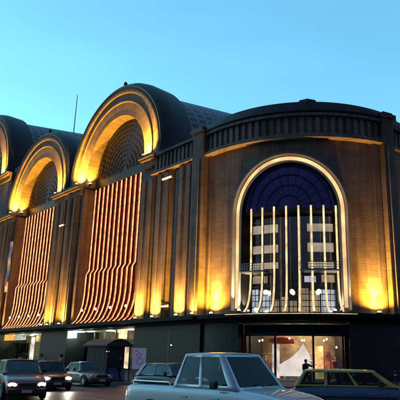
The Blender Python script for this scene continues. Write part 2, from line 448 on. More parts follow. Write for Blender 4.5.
# corner pilaster towers, either side of the pavilion
def corner_pier(Mf, a, b, d, ztop):
    g = MB(Mf); g.box(a,b,d,1.2,ZL+.05,ztop); g.build('corner_pier','stone',mall,bevel=.06)
    g = MB(Mf); g.box(a+.3,b-.3,d-.16,d+.02,ZL+.1,ztop-2.6); g.build('pilaster','stone_smooth',mall,bevel=.04)
    g = MB(Mf); g.box(a-.12,b+.12,d-.22,1.3,ztop,ztop+.3); g.box(a+.1,b-.1,d-.05,1.1,ztop+.3,ztop+.5); g.build('pier_cap','lead',mall)
corner_pier(ML,-.35,1.1,-.75,ZT+.25)
corner_pier(MP,5.3,6.5,-.75,ZT+.25)

# pavilion wall with arch
UC, URi, URo, USP = -2.8, 4.15, 4.85, 13.25
wall_arch(MP,-11.4,5.4,ZL+.05,ZP,UC,URi+.05,USP,'wall','stone')
arch_sweep(MP, UC, USP, [(URi,1.6),(URi,-.12),(URi+.07,-.14),(URi+.16,.04),(URo-.14,.04),(URo-.05,-.3),(URo,-.3),(URo,.3),(URi+.05,1.6)], 'archivolt','cream_paint', z0=ZL+.3)
# two tone outer moulding
arch_sweep(MP, UC, USP, [(URo+.01,-.12),(URo+.25,-.12),(URo+.25,.1),(URo+.01,.1)], 'archivolt','stone_smooth', z0=ZL+.3)
arch_sweep(MP, UC, USP, [(URi+.18,.0),(URi+.22,-.05),(URi+.46,-.05),(URi+.5,.0),(URi+.5,.03),(URi+.18,.03)], 'cove_light','cream_cove', z0=ZL+.5)
frieze(MP,-11.3,5.35,ZP,ZT,.64,seg=30)
# low pilasters at either end of the pavilion face
for a,b in ((-11.3,-10.5),(4.6,5.25)):
    g = MB(MP); g.box(a,b,-.2,.2,ZL+.1,ZP-.2); g.build('pilaster','stone_smooth',mall,bevel=.04)
# attic + shallow dark roof of the pavilion
g = MB(MP); n = 40; rows = []
for i in range(n+1):
    u = -12.6+(6.9+12.6)*i/n; c = 1-abs((u-UC)/9.8)**2.2
    rows.append([g.pt(u,d,z) for d,z in ((.35,ZT+.0),(-.6,ZT+.1),(-.72,ZT+.22),(-.68,ZT+.5),(-.45,ZT+.58),(-.3,ZT+.8+.4*c),(.6,ZT+1.05+.55*c),(2.6,ZT+1.2+.72*c),(6.,ZT+1.3+.9*c),(11.9,ZT+1.4+1.*c))])
for i in range(n):
    for j in range(9): g.f.append([rows[i][j],rows[i+1][j],rows[i+1][j+1],rows[i][j+1]])
g.build('pavilion_roof','lead',mall,smooth=True)
g = MB(MP); g.lathe((-1.0,.6,ZT+1.45),[(1.0,-.3),(.95,.0),(.4,.28),(.15,.36),(.02,.5)],8); g.build('finial','lead',mall)

arch_sweep(MP, UC, USP, [(URi-.06,.08),(URi-.005,.08),(URi-.005,1.7),(URi-.06,1.7)], 'reveal_lining','granite', z0=ZL+.05)
# pavilion window: blue fanlight, bands, fins
g = MB(MP); n = 40
c = g.pt(UC,.5,USP+.3)
gr = [g.pt(UC+URi*math.cos(PI*i/n),.5,USP+URi*math.sin(PI*i/n)) for i in range(n+1)]
for i in range(n): g.f.append([c,gr[i],gr[i+1]])
w = g.build('arch_window','blue_glass',mall)
g = MB(MP)
for r in (1.1,2.0,2.9,3.65):
    pth = [((UC,.36,USP+.3),(math.cos(PI*i/36),0,math.sin(PI*i/36)),(0,1,0)) for i in range(37)]
    g.sweep(pth, ann(r-.05,r+.05,0,.12))
for q in range(1,12):
    t = PI*q/12; ct,st = math.cos(t),math.sin(t); e = Vector((-st,0,ct))*.03
    a = Vector((UC+1.1*ct,.4,USP+.3+1.1*st)); b = Vector((UC+4.05*ct,.4,USP+.1+4.0*st))
    g.quad([tuple(a-e),tuple(b-e),tuple(b+e),tuple(a+e)])
g.build('mullion_net','dark_steel',w)
g = MB(MP); g.box(UC-URi+.02,UC+URi-.02,.44,1.4,USP+.0,USP+.3,12); g.build('lintel','dark_steel',mall)
# interior seen through the big window: spandrels, self-glowing panels in place of lit rooms
g = MB(MP); g.box(-12,6.4,4.2,4.4,ZL-.3,ZP,14); g.build('room_wall','granite',mall)
bands = [(12.9,13.2),(11.3,11.7),(9.6,10.0),(7.35,7.6)]
g = MB(MP)
for z0,z1 in bands: g.box(UC-URi-1.2,UC+URi+1.2,1.9,4.2,z0,z1,12)
g.build('floor_slab','dark_steel',mall)
def litpanel(u0,u1,z0,z1,m,d=2.4):
    g = MB(MP); g.box(u0,u1,d,d+.08,z0,z1,3); return g.build('glow_panel',m,mall)
for u0,u1 in ((-8.2,-4.35),(-1.2,2.6)):
    for z0,z1 in ((12.0,12.75),(10.25,11.0),(8.9,9.4)):
        litpanel(u0,u1,z0,z1+random.uniform(-.1,.1),'warm_band')
for u0,u1,z0,z1,m in ((-8.2,-6.6,5.2,7.2,'bright_panel'),(-6.45,-5.2,5.3,7.1,'bright_panel'),(-5.05,-4.3,5.3,6.3,'warm_panel'),(-2.25,-1.2,5.2,7.2,'warm_panel'),(-1.1,-.05,5.3,7.0,'warm_panel'),(.1,2.5,5.2,7.1,'bright_panel'),(-4.1,-3.3,5.3,6.5,'warm_panel'),(-3.2,-2.4,5.3,6.2,'warm_panel'),(-1.6,-.4,7.7,8.2,'bright_panel'),(-8.,-5.6,7.7,8.3,'warm_panel'),(.2,2.5,7.7,8.3,'warm_panel')):
    litpanel(u0,u1,z0,z1,m)
g = MB(MP)
for z in (5.7,6.2,6.7): g.box(-8.3,2.6,2.3,2.36,z-.03,z+.03,12)
u = -8.2
while u < 2.6: g.box(u-.02,u+.02,2.3,2.36,5.1,7.3); u += .42
g.build('window_grille','dark_steel',mall)
g = MB(MP); g.box(UC-URi,UC+URi,1.3,1.34,ZL+.2,USP,12); g.build('window_pane','clear',mall)
# small railed balconies crossing the fins
for u0,u1 in ((-6.95,-4.9),(-1.9,1.4)):
    g = MB(MP); g.box(u0,u1,-.1,1.2,8.3,8.42,6); b = g.build('balcony','steel',mall)
    g = MB(MP)
    for z in (8.6,8.8,9.0): g.box(u0,u1,-.14,-.09,z-.02,z+.02,6)
    nn = int((u1-u0)/.22)
    for i in range(nn+1):
        u = u0+(u1-u0)*i/nn; g.box(u-.015,u+.015,-.13,-.1,8.42,9.0)
    g.build('railing','steel',b)
profp = [(.30,USP+.45),(.30,9.2),(.29,7.9),(.2,6.9),(.0,6.1),(-.3,5.5),(-.8,5.08)]
for i in range(8):
    u = -6.12+1.045*i
    f = MB(MP)
    for j in range(len(profp)-1):
        (d0,z0),(d1,z1) = profp[j],profp[j+1]
        for e in (-.04,.04): f.quad([(u+e,d0+.02,z0),(u+e,d1+.02,z1),(u+e,d1+.3,z1),(u+e,d0+.3,z0)])
    fin = f.build('fin','dark_steel',mall)
    q = MB(MP); pf = [((u,d,z),(1,0,0),(0,1,0)) for d,z in profp]
    q.sweep(pf,[(-.085,0),(-.05,-.07),(.05,-.07),(.085,0),(.07,.04),(-.07,.04)]); q.build('light_tube','neon_cream',fin)
for u in (-5.0,-2.65,-.35):
    g = MB(MP); g.lathe((u,.9,6.75),[(.03,-.2),(.16,-.14),(.2,0),(.16,.14),(.03,.2)],12); b = g.build('globe_lamp','globe',mall,smooth=True)
    g = MB(MP); g.box(u-.02,u+.02,.88,.92,6.95,8.3); g.build('bracket','dark_steel',b)
g = MB(MP); g.lathe((-5.6,.2,5.35),[(.03,-.15),(.13,-.1),(.15,0),(.1,.12),(.03,.14)],12); g.build('globe_lamp','globe',mall,smooth=True)
for sg in (-1,1):
    uplight(MP, UC+sg*(URi-.12), -.35, ZL+.12, 420, tilt=.12, spot=70, color=(1,.78,.45), lens='white_lens', s_t=sg*.45)
    uplight(MP, UC+sg*(URi-.45), .5, ZL+.12, 300, tilt=.02, spot=80, color=(1,.82,.5), lens='white_lens', s_t=sg*1.1)

# projecting ledge above the shopfronts
g = MB(ML); g.box(-.6,74,-1.5,1.0,ZL-.32,ZL); g.box(-.5,74,-.75,1.,ZL-.55,ZL-.32); g.build('ledge','granite',mall)
g = MB(MP); g.box(-12.2,6.9,-1.35,1.0,ZL-.32,ZL,30); g.box(-12.1,6.8,-.75,1.,ZL-.55,ZL-.32,30); g.build('ledge','granite',mall)
g = MB(MP); g.box(-7.4,2.0,-1.42,-1.355,ZL-.1,ZL-.06,30); g.build('edge_light','neon_cream',mall)

# base floodlights
for s,e in ((8.7,1),(5.95,.9),(2.35,.9),(22.,.0),(24.3,.8),(27.4,.8),(29.0,.5),(45.6,.9),(44.1,.8),(49.,.8)):
    if e: uplight(ML, s, -.92, ZL, 1000*e, tilt=.02, spot=160)
uplight(ML, 22.1, .55, ZL, 500, tilt=.05, spot=90, s_t=.5, color=(1,.62,.25), lens='white_lens')
uplight(ML, 42.2, .55, ZL, 500, tilt=.05, spot=90, s_t=.5, color=(1,.62,.25), lens='white_lens')
uplight(MP, -9.55, -.55, ZL, 1350, tilt=.02, spot=165)
uplight(MP, 4.1, -.55, ZL, 1350, tilt=.02, spot=165)
uplight(ML, -.1, -1.1, ZL, 250, tilt=.02, spot=50)
uplight(MR, 2.5, -.8, ZL, 500, tilt=.1, spot=80)

# white bar lights on brackets
for s,z,w in ((4.3,18.1,1.5),(3.75,5.95,1.0),(25.6,16.9,1.2),(51.,15.,1.)):
    g = MB(ML); g.box(s-w/2,s+w/2,-1.25,-1.1,z-.08,z+.1); b = g.build('bar_lamp','white_paint',mall)
    g = MB(ML); g.box(s-w/2+.05,s+w/2-.05,-1.27,-1.255,z-.05,z+.05); g.build('lens','tube_light',b)
    g = MB(ML); g.box(s-.04,s+.04,-1.1,.1,z-.05,z+.02); g.build('bracket','dark_steel',b)

# right facade, receding
g = MB(MR); g.box(0,40,0,2.5,ZL+.05,ZP); g.build('wall','stone',mall)
for k in range(14):
    a = .5+k*2.8; g = MB(MR); g.box(a,a+1.6,-.4,.2,ZL+.1,ZP-.1); g.build('pilaster','stone_smooth',mall,bevel=.05)
frieze(MR,0,40,ZP,ZT)
g = MB(MR); g.box(-.3,40,-.9,1.,ZL-.5,ZL); g.build('ledge','granite',mall)
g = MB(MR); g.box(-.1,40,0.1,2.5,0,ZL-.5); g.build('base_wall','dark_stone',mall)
g = MB(MR); g.box(-.2,40,-.65,3.,ZT+.09,ZT+.5); g.box(-.1,40,-.2,3.,ZT+.5,ZT+1.); g.build('roof_edge','lead',mall)
# parapet top + flat roof deck
g = MB(); pts = [xy(ML(s,2.4,0)) for s in (74,1.2)] + [xy(MP(u,2.4,0)) for u in [-11+i*1.3 for i in range(14)]] + [xy(MR(40,2.4,0)), xy(MR(40,50,0)), xy(ML(74,60,0))]
g.M = lambda a,b,c: Vector((a,b,c)); g.poly(pts, ZT-.6, ZT-.1); g.build('roof_deck','lead',mall)
g = MB(ML); g.box(74,74.5,0,60,0,29); g.build('wall','stone',mall)

# ---- street level
# solid dark base on the left facade near the corner, piers under the arches
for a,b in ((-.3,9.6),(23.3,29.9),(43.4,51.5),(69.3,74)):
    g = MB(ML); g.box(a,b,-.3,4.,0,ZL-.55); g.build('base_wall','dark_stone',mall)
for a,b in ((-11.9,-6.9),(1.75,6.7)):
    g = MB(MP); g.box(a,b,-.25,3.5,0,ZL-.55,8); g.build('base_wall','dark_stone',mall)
g = MB(MP)
for z0,z1 in ((0,.12),(2.1,2.16)): 
    for a,b in ((-11.7,-7.1),(1.95,6.5)): g.box(a,b,-.3,-.24,z0,z1,8)
g.build('plinth_band','dark_steel',mall)
# recessed shopfronts, left facade
def shopfront(a, b, tone, nbay):
    g = MB(ML); g.box(a,b,3.8,4.0,0,4.4); g.build('shop_wall',tone,mall)
    g = MB(ML); g.box(a,b,.2,4.0,4.28,4.4); g.build('soffit','white_paint',mall)
    g = MB(ML); n = nbay; w = (b-a)/n
    for i in range(n+1): g.box(a+i*w-.06,a+i*w+.06,1.9,2.05,0,4.28)
    g.box(a,b,1.9,2.05,3.2,3.32); g.box(a,b,1.9,2.05,0,.25); f = g.build('shopfront_frame','dark_steel',mall)
    g = MB(ML); g.box(a,b,1.96,1.98,.25,3.2); g.build('pane','clear',f)
M['shop_green'] = noisy(mat('shop_green', rough=.8), (.05,.09,.06), (.3,.32,.2), 1.0)
M['shop_brown'] = noisy(mat('shop_brown', rough=.8), (.08,.05,.03), (.35,.22,.12), 1.2)
shopfront(9.6,23.3,'shop_brown',6); shopfront(29.9,43.4,'shop_green',6); shopfront(51.5,69.3,'shop_brown',7)
def ceil_lamp(Mf, s, d, z, col, mname, e, w=1.2):
    g = MB(Mf); g.box(s-w/2,s+w/2,d-.12,d+.12,z-.08,z); o = g.build('ceiling_lamp',mname,mall)
    lamp('light','POINT',Mf(s,d,z-.25),e*.3,col,o,size=.15)
for s,e in ((22.3,90),(20.,50),(16.,20),(12.,20)): ceil_lamp(ML,s,.9,4.26,(.6,1.,.85),'green_tube',e)
for s,e in ((31.,150),(34.5,90),(38.,90),(41.5,90)): ceil_lamp(ML,s,.9,4.26,(.75,1.,.75),'green_tube',e*.35)
for s in (12.,18.,33.,36.,40.): ceil_lamp(ML,s,3.,4.26,(1,.7,.35),'globe',70,.4)
# shop goods inside left shopfronts (coloured displays)
cols = [(.5,.08,.03),(.55,.4,.1),(.1,.3,.12),(.5,.45,.4),(.1,.15,.35),(.6,.25,.08)]
for i,c in enumerate(cols): M['good%d'%i] = mat('good%d'%i, c, .6)
for k in range(20):
    s = random.uniform(30.5,42.8); h = random.uniform(.8,2.4)
    g = MB(ML); g.box(s,s+random.uniform(.3,.9),3.,3.5,.02,h); g.build('display_stand','good%d'%(k%6),mall)
for k in range(12):
    s = random.uniform(10.,22.5); h = random.uniform(.8,2.4)
    g = MB(ML); g.box(s,s+random.uniform(.3,.9),3.,3.5,.02,h); g.build('display_stand','good%d'%((k*5+1)%6),mall)
# lit signs of the left shopfront
g = MB(ML); g.box(38.3,41.3,-.25,-.1,3.5,4.25); g.build('lit_sign',emitter('orange_sign',(1,.45,.05),.9,.3,2),mall)
g = MB(ML); g.box(34.6,37.8,-.25,-.1,3.5,4.2); g.build('lit_sign',emitter('pale_sign',(.8,.8,.6),.45,.6,2),mall)
g = MB(ML); g.box(31.9,32.7,-.25,-.1,1.,3.8); g.build('lit_sign',emitter('white_sign',(1,.85,.7),.8,.5,2),mall)
g = MB(ML); g.box(10.8,12.,-.5,-.3,3.3,4.2); g.build('lit_sign',emitter('cream_sign',(1,.75,.4),1.1,.3,2),mall)
g = MB(ML); g.box(10.3,11.2,-.5,-.3,.5,2.8); g.build('lit_sign',emitter('cream_sign',(1,.7,.42),.7,.5,1.2),mall)
g = MB(ML); g.box(21.1,23.0,-.35,-.2,3.5,4.3); g.build('lit_sign',emitter('cool_sign',(.85,1,.95),1.2,.4,2),mall)
# pavilion shop
g = MB(MP); g.box(-12,6.4,4.3,4.5,0,ZL-.4,14); g.build('shop_wall','shop_wall',mall)
for a,b in ((-11.9,-7.6),(2.5,6.4)):
    g = MB(MP); g.box(a,b,3.4,4.28,0,ZL-.56,6); g.build('shop_wall','granite',mall)
g = MB(ML); g.box(1.,74,5.,5.3,0,21); g.build('interior_wall','granite',mall)
g = MB(MP); g.box(-9,4,.6,4.28,4.22,4.38,10); g.build('soffit','cream_paint',mall)
g = MB(MP)
for u in (-6.75,-6.3,-4.05,-.95,1.45,1.68): g.box(u-.08,u+.08,.5,.68,0,4.2)
g.box(-6.8,1.7,.5,.68,3.3,3.42,10); g.box(-6.8,1.7,.5,.68,4.05,4.2,10); g.box(-6.8,1.7,.5,.68,3.42,3.5,10)
f = g.build('shopfront_frame','dark_steel',mall)
g = MB(MP); g.box(-6.8,1.7,.58,.6,.1,3.3,10); g.build('pane','clear',f)
g = MB(MP); g.box(-6.8,1.7,.57,.6,3.5,4.05,10); g.build('transom_panel','granite',f)
for u,e in ((-5.6,15),(-3.4,230),(-1.9,190),(-.3,120),(.8,25)):
    ceil_lamp(MP,u,2.4,4.18,(1,.72,.42),'globe',e,.3)
# sail shaped bright display, red pelmets, orange booth
g = MB(MP)
def slab(pts, d0, d1, m, name='display_stand'):
    g = MB(MP); a = [g.pt(u,d0,z) for u,z in pts]; b = [g.pt(u,d1,z) for u,z in pts]; n = len(pts)
    g.f.append(a[::-1]); g.f.append(b)
    for i in range(n): g.f.append([a[i],a[(i+1)%n],b[(i+1)%n],b[i]])
    return g.build(name, m, mall)
M['mannequin'] = mat('mannequin', (.45,.4,.36), .4)
for i,(u,dd,c) in enumerate(((-6.2,1.5,'good1'),(-5.5,1.9,'good4'),(-3.1,2.6,'good0'),(-1.0,2.8,'good3'),(.9,1.6,'good0'),(1.25,2.2,'good4'))):
    g = MB(MP); g.lathe((u,dd,0),[(.2,.02),(.2,.06),(.03,.08),(.03,.75),(.09,.8),(.16,.95),(.12,1.15),(.17,1.35),(.19,1.42),(.07,1.5),(.045,1.54),(.05,1.57),(.09,1.64),(.09,1.72),(.04,1.8)],12); m_ = g.build('mannequin','mannequin',mall,smooth=True)
    g = MB(MP); g.lathe((u,dd,0),[(.24,.55),(.19,.95),(.145,1.15),(.19,1.34),(.21,1.43),(.12,1.49)],12); g.build('dress',c,m_,smooth=True)
for u0,u1,dd in ((-7.4,-5.4,3.9),(-2.2,-.9,3.6),(.4,2.2,3.9)):
    g = MB(MP)
    for z in (.5,1.,1.5,2.): g.box(u0,u1,dd-.3,dd,z,z+.04,4)
    sh_ = g.build('shelf','cream_paint',mall)
    g = MB(MP)
    for z in (.54,1.04,1.54):
        u = u0+.05
        while u < u1-.15:
            ww = random.uniform(.06,.18); g.box(u,u+ww,dd-.27,dd-.05,z,z+random.uniform(.12,.32)); u += ww+random.uniform(.02,.08)
    g.build('goods','good%d'%random.choice((0,1,3,4)),sh_)
M['sail'] = emitter('sail', (1,.80,.66), .95, .15, 1)
slab([(-3.9,.3),(-1.15,.3),(-1.2,1.8),(-1.55,2.4),(-1.8,2.75),(-2.2,2.2),(-2.8,1.7),(-3.9,1.15)],1.2,1.3,'sail','light_box')
slab([(-5.,2.85),(-3.6,2.7),(-2.6,2.75),(-2.7,3.1),(-3.8,3.25),(-5.,3.15)],1.6,1.75,'red_paint','pelmet')
slab([(-4.95,.1),(-4.2,.1),(-4.2,2.7),(-4.95,2.7)],2.2,2.3,emitter('cream_box',(1,.78,.6),.8,.4,1.5),'light_box')
slab([(-.8,.1),(.1,.1),(.1,2.6),(-.8,2.6)],2.2,2.3,emitter('orange_box',(1,.5,.16),1.7,.5,1.3),'light_box')
slab([(.35,.1),(.7,.1),(.95,2.),(.3,2.7)],2.6,2.7,emitter('pink_box',(1,.25,.12),.45,.7,1.6),'light_box')
for u,z in ((-5.85,2.95),(-5.55,3.0),(.05,3.0),(.3,3.1),(1.15,2.5),(-3.0,3.15),(-1.9,3.0),(-1.7,3.0)):
    g = MB(MP); g.lathe((u,1.4,z),[(.02,-.09),(.07,-.05),(.09,0),(.07,.05),(.02,.09)],8); g.build('spot_lamp','globe',mall)
for k in range(12):
    u = random.uniform(-6.2,1.2); h = random.uniform(.7,1.7)
    g = MB(MP); g.box(u,u+random.uniform(.2,.6),2.9,3.4,.02,h); g.build('display_stand','good%d'%(k%6),mall)

# ------------------------------------------------------------------ banner, flagpole
ban = empty('banner', ML(42.95,-.3,10), label='tall narrow white and lilac banner hanging on the far stone pier', cat='banner')
M['banner_cloth'] = noisy(mat('banner_cloth', rough=.8), (.55,.57,.68), (.78,.79,.84), .6)
g = MB(ML); pf=[((42.95,-.3+.05*math.sin(i*.9),17.4-i*.45),(1,0,0),(0,1,0)) for i in range(17)]
g.sweep(pf,[(-.55,0),(.55,.02),(.55,.04),(-.55,.02)]); g.build('cloth','banner_cloth',ban)
g = MB(ML); g.box(42.35,43.6,-.35,-.25,17.4,17.48); g.box(43.3,43.4,-.3,.1,17.485,17.55); g.build('bracket','dark_steel',ban)
g = MB(ML); g.box(42.65,43.25,-.4,-.385,11.0,12.4); g.build('printed_mark',mat('lilac_print',(.28,.2,.4),.8),ban)
fp = ML(44.1,8,0)
pole = empty('flagpole', fp+Vector((0,0,29.2)), label='thin bare mast rising from the roof between the two near arches', cat='mast')
g = MB(); g.tube([(0,0,0),(0,0,8),(0,0,15)],[.11,.09,.06],8); g.build('mast','steel',pole)
g = MB(); g.lathe((0,0,0),[(.4,0),(.4,.15),(.15,.4)],10); g.build('base','lead',pole)

# ------------------------------------------------------------------ cars
def paint(name, c, metal=.3, rough=.28): return mat(name, c, rough, metal, coat=.6)
M['tyre'] = noisy(mat('tyre', rough=.85), (.012,.012,.012), (.025,.025,.025), 8)
M['rim'] = mat('rim', (.45,.45,.46), .3, .9)
M['car_glass'] = glass('car_glass', (.66,.72,.75), .995, .02, 1.24)
M['cabin_trim'] = noisy(mat('cabin_trim', rough=.85), (.02,.02,.022), (.045,.042,.04), 5)
M['trim'] = mat('trim', (.015,.015,.016), .6)
M['head'] = emitter('head', (1,.90,.72), 16); M['head_off'] = mat('head_off', (.6,.62,.64), .15, .3)
M['tail'] = mat('tail', (.25,.01,.01), .25, emit=(1,.05,.02), es=.2)
M['plate'] = mat('plate', (.5,.5,.5), .5); M['chrome'] = mat('chrome', (.7,.7,.7), .15, 1)
M['seat'] = mat('seat', (.03,.03,.035), .9)

def car(name, loc, head, label, body, L=4.3, W=1.72, H=1.45, kind='sedan', lights=True, roofmat=None, group='cars in the street', plate=True):
    """local axes: +x forward, z up; heading angle in radians (math, from +x)"""
    root = empty(name, loc, head, label=label, cat='pickup truck' if kind=='pickup' else 'car', group=group)
    h = L/2; w = W/2; belt = {'sedan':.92,'hatch':.95,'pickup':1.12,'wagon':.98}[kind]*(H/1.45 if kind!='pickup' else 1)
    if kind=='pickup': belt = 1.14
    clr = .2 if kind!='pickup' else .34
    # stations: x, top z, half width, bottom z
    if kind == 'pickup':
        st = [(-h,belt-.07,.95,clr+.18),(-h+.05,belt-.0,.985,clr+.1),(-h+1.6,belt-.0,1,clr),(-.1,belt,1,clr),(h-1.55,belt,1,clr),(h-1.3,belt-.02,.99,clr),(h-.75,belt-.07,.975,clr),(h-.25,belt-.16,.95,clr+.02),(h-.06,belt-.3,.9,clr+.05),(h,belt-.45,.84,clr+.12)]
    elif kind == 'sedan':
        st = [(-h,.62,.84,clr+.15),(-h+.08,belt-.12,.9,clr+.05),(-h+.35,belt-.02,.95,clr),(-h+.95,belt+.0,.99,clr),(0,belt-.02,1,clr),(h-1.35,belt-.04,.99,clr),(h-.9,belt-.11,.975,clr),(h-.4,belt-.2,.94,clr),(h-.1,belt-.32,.87,clr+.05),(h,.52,.78,clr+.12)]
    else:
        st = [(-h,.62,.86,clr+.15),(-h+.06,belt-.12,.92,clr+.05),(-h+.25,belt,.96,clr),(-.4,belt-.01,1,clr),(h-1.25,belt-.03,.99,clr),(h-.85,belt-.1,.975,clr),(h-.4,belt-.19,.94,clr),(h-.1,belt-.31,.87,clr+.05),(h,.52,.78,clr+.12)]
    g = MB(); rings = []
    for x,zt,wf,zb in st:
        W_ = w*wf; mid = (zt+zb)/2
        half = [(W_*.86,zb),(W_*.97,zb+.06),(W_*1.0,zb+.22),(W_*1.0,mid+.06),(W_*.985,zt-.14),(W_*.95,zt-.05),(W_*.86,zt-.005),(W_*.45,zt+.02)]
        ring = [g.pt(x,y,z) for y,z in half] + [g.pt(x,-y,z) for y,z in half[::-1]]
        rings.append(ring)
    m_ = len(rings[0])
    for i in range(len(rings)-1):
        for j in range(m_): g.f.append([rings[i][j],rings[i][(j+1)%m_],rings[i+1][(j+1)%m_],rings[i+1][j]])
    g.f.append(rings[0][::-1]); g.f.append(rings[-1])
    bo = g.build('body', body, root, smooth=False)
    sb = bo.modifiers.new('sub','SUBSURF'); sb.levels = 2; sb.render_levels = 2
    bo.data.polygons.foreach_set('use_smooth',[True]*len(bo.data.polygons))
    # greenhouse
    if kind=='sedan': xr_b,xr_t,xf_t,xf_b = -h+.62,-h+1.25,.38,h-1.28
    elif kind=='pickup': xr_b,xr_t,xf_t,xf_b = -h+1.72,-h+1.95,.58,h-1.3
    elif kind=='wagon': xr_b,xr_t,xf_t,xf_b = -h+.12,-h+.45,.35,h-1.2
    else: xr_b,xr_t,xf_t,xf_b = -h+.15,-h+.62,.3,h-1.18
    wb, wt = w*.93, w*.74
    B = lambda x,s: Vector((x,s*wb,belt-.05)); T = lambda x,s,k=0: Vector((x,s*wt,H-.05))
    rm = roofmat or body
    g = MB()
    def frame(P, cuts, b0, b1):
        xs = [0.]+[v for c in cuts for v in c]+[1.]
        def q(a0,a1,c0,c1): g.f.append([g.pt(*bil(P,a0,c0)),g.pt(*bil(P,a1,c0)),g.pt(*bil(P,a1,c1)),g.pt(*bil(P,a0,c1))])
        for k in range(len(xs)-1):
            q(xs[k],xs[k+1],0,b0); q(xs[k],xs[k+1],b1,1)
            if k%2==0: q(xs[k],xs[k+1],b0,b1)
    def bil(P,a,b): return P[0]*(1-a)*(1-b)+P[1]*a*(1-b)+P[2]*a*b+P[3]*(1-a)*b
    faces = {'ws':[B(xf_b,-1),B(xf_b,1),T(xf_t,1),T(xf_t,-1)], 'rw':[B(xr_b,1),B(xr_b,-1),T(xr_t,-1),T(xr_t,1)],
             'sr':[B(xr_b,-1),B(xf_b,-1),T(xf_t,-1),T(xr_t,-1)], 'sl':[B(xf_b,1),B(xr_b,1),T(xr_t,1),T(xf_t,1)]}
    CUTS = {}
    cuts = {'sedan':[(.1,.47),(.5,.9)],'pickup':[(.05,.42),(.47,.88)],'hatch':[(.12,.46),(.49,.9)],'wagon':[(.05,.3),(.33,.6),(.63,.92)]}[kind]
    frame(faces['ws'],[(.07,.93)],.1,.93); frame(faces['rw'],[(.1,.9)],.15,.88)
    frame(faces['sr'],cuts,.12,.9); frame(faces['sl'],[(1-b,1-a) for a,b in cuts[::-1]],.12,.9)
    # roof: gently crowned
    nx, ny = 6, 6
    grid = []
    for i in range(nx+1):
        row = []
        for j in range(ny+1):
            a = i/nx; b = j/ny*2-1; x = xr_t+(xf_t-xr_t)*a
            row.append(g.pt(x, b*wt, H-.05+.05*(1-b*b)*(1-.5*(2*a-1)**2)))
        grid.append(row)
    for i in range(nx):
        for j in range(ny): g.f.append([grid[i][j],grid[i+1][j],grid[i+1][j+1],grid[i][j+1]])
    cab = g.build('cabin', rm, root, smooth=True)
    bv = cab.modifiers.new('b','BEVEL'); bv.width=.07; bv.segments=4; bv.limit_method='ANGLE'; bv.angle_limit=math.radians(35)
    so_ = cab.modifiers.new('s','SOLIDIFY'); so_.thickness = .035; so_.offset = -1
    def pane(P, a0,a1,b0,b1, nm='window', a0t=None,a1t=None):
        a0t = a0 if a0t is None else a0t; a1t = a1 if a1t is None else a1t
        nrm = (P[1]-P[0]).cross(P[3]-P[0]).normalized()
        c = sum(P,Vector())/4
        if nrm.dot(c-Vector((0,0,c.z)))<0: nrm = -nrm
        g = MB(); q = [bil(P,a0,b0),bil(P,a1,b0),bil(P,a1t,b1),bil(P,a0t,b1)]
        a = [g.pt(*(p-nrm*.006)) for p in q]; b = [g.pt(*(p-nrm*.012)) for p in q]
        g.f.append(a); g.f.append(b[::-1])
        for i in range(4): g.f.append([a[i],a[(i+1)%4],b[(i+1)%4],b[i]])
        return g.build(nm,'car_glass',root)
    pane(faces['ws'],.07,.93,.1,.93,'windscreen'); pane(faces['rw'],.1,.9,.15,.88,'rear_window')
    cuts = {'sedan':[(.1,.47),(.5,.9)],'pickup':[(.05,.42),(.47,.88)],'hatch':[(.12,.46),(.49,.9)],'wagon':[(.05,.3),(.33,.6),(.63,.92)]}[kind]
    for a,b in cuts:
        pane(faces['sr'],a,b,.12,.9,'window'); pane(faces['sl'],1-b,1-a,.12,.9,'window')
    P = faces['ws']; nrm = (P[1]-P[0]).cross(P[3]-P[0]).normalized(); nrm = nrm if nrm.x>0 else -nrm
    for a0_,a1_ in ((.14,.46),(.5,.82)):
        g = MB(); q0 = bil(P,a0_,.07)+nrm*.03; q1 = bil(P,a1_,.17)+nrm*.025; g.tube([tuple(q0),tuple(q1)],.009,6); g.build('wiper','trim',root)
    # wheels
    r = .31 if kind!='pickup' else .37
    xw = (h-.78, -h+.8) if kind!='pickup' else (h-.9,-h+1.05)
    for x in xw:
        for sg in (-1,1):
            g = MB(); n = 24; y0 = sg*(w-.19); y1 = sg*(w+.015)
            prof = [(0.0,y0),(r*.9,y0),(r,y0+sg*.04),(r,y1-sg*.04),(r*.93,y1),(r*.66,y1),(r*.64,y1-sg*.03),(0,y1-sg*.03)]
            rr = [[g.pt(x+q*math.cos(2*PI*k/n),y,r+q*math.sin(2*PI*k/n)) for k in range(n)] for q,y in prof]
            for i in range(len(rr)-1):
                for k in range(n): g.f.append([rr[i][k],rr[i][(k+1)%n],rr[i+1][(k+1)%n],rr[i+1][k]])
            wo = g.build('wheel','tyre',root,smooth=True)
            g = MB(); yy = y1-sg*.02
            for k in range(7):
                t = 2*PI*k/7; e = Vector((-math.sin(t),0,math.cos(t)))*.035; c = Vector((x,yy,r)); q = Vector((math.cos(t),0,math.sin(t)))
                p = [c+q*.03-e,c+q*r*.62-e*.8,c+q*r*.62+e*.8,c+q*.03+e]
                a = [g.pt(*v) for v in p]; b = [g.pt(*(v+Vector((0,sg*.018,0)))) for v in p]
                g.f.append(a); g.f.append(b[::-1])
                for i in range(4): g.f.append([a[i],a[(i+1)%4],b[(i+1)%4],b[i]])
            g.build('rim','rim',wo)
            # wheel arch lip
            g = MB(); nn = 14; Ro_ = r+.075
            pa = [((x,sg*(w-.02),r),(math.cos(PI*k/nn),0,math.sin(PI*k/nn)),(0,sg,0)) for k in range(nn+1)]
            g.sweep(pa,[(0,0),(Ro_,0),(Ro_,.022),(0,.022)]); g.build('wheel_arch','trim',root)
    # interior: floor at belt height, dashboard, seats with headrests, steering wheel
    g = MB(); g.box(xr_b+.12,xf_b-.2,-wb+.1,wb-.1,belt-.02,belt+.035); g.build('parcel_shelf','trim',root)
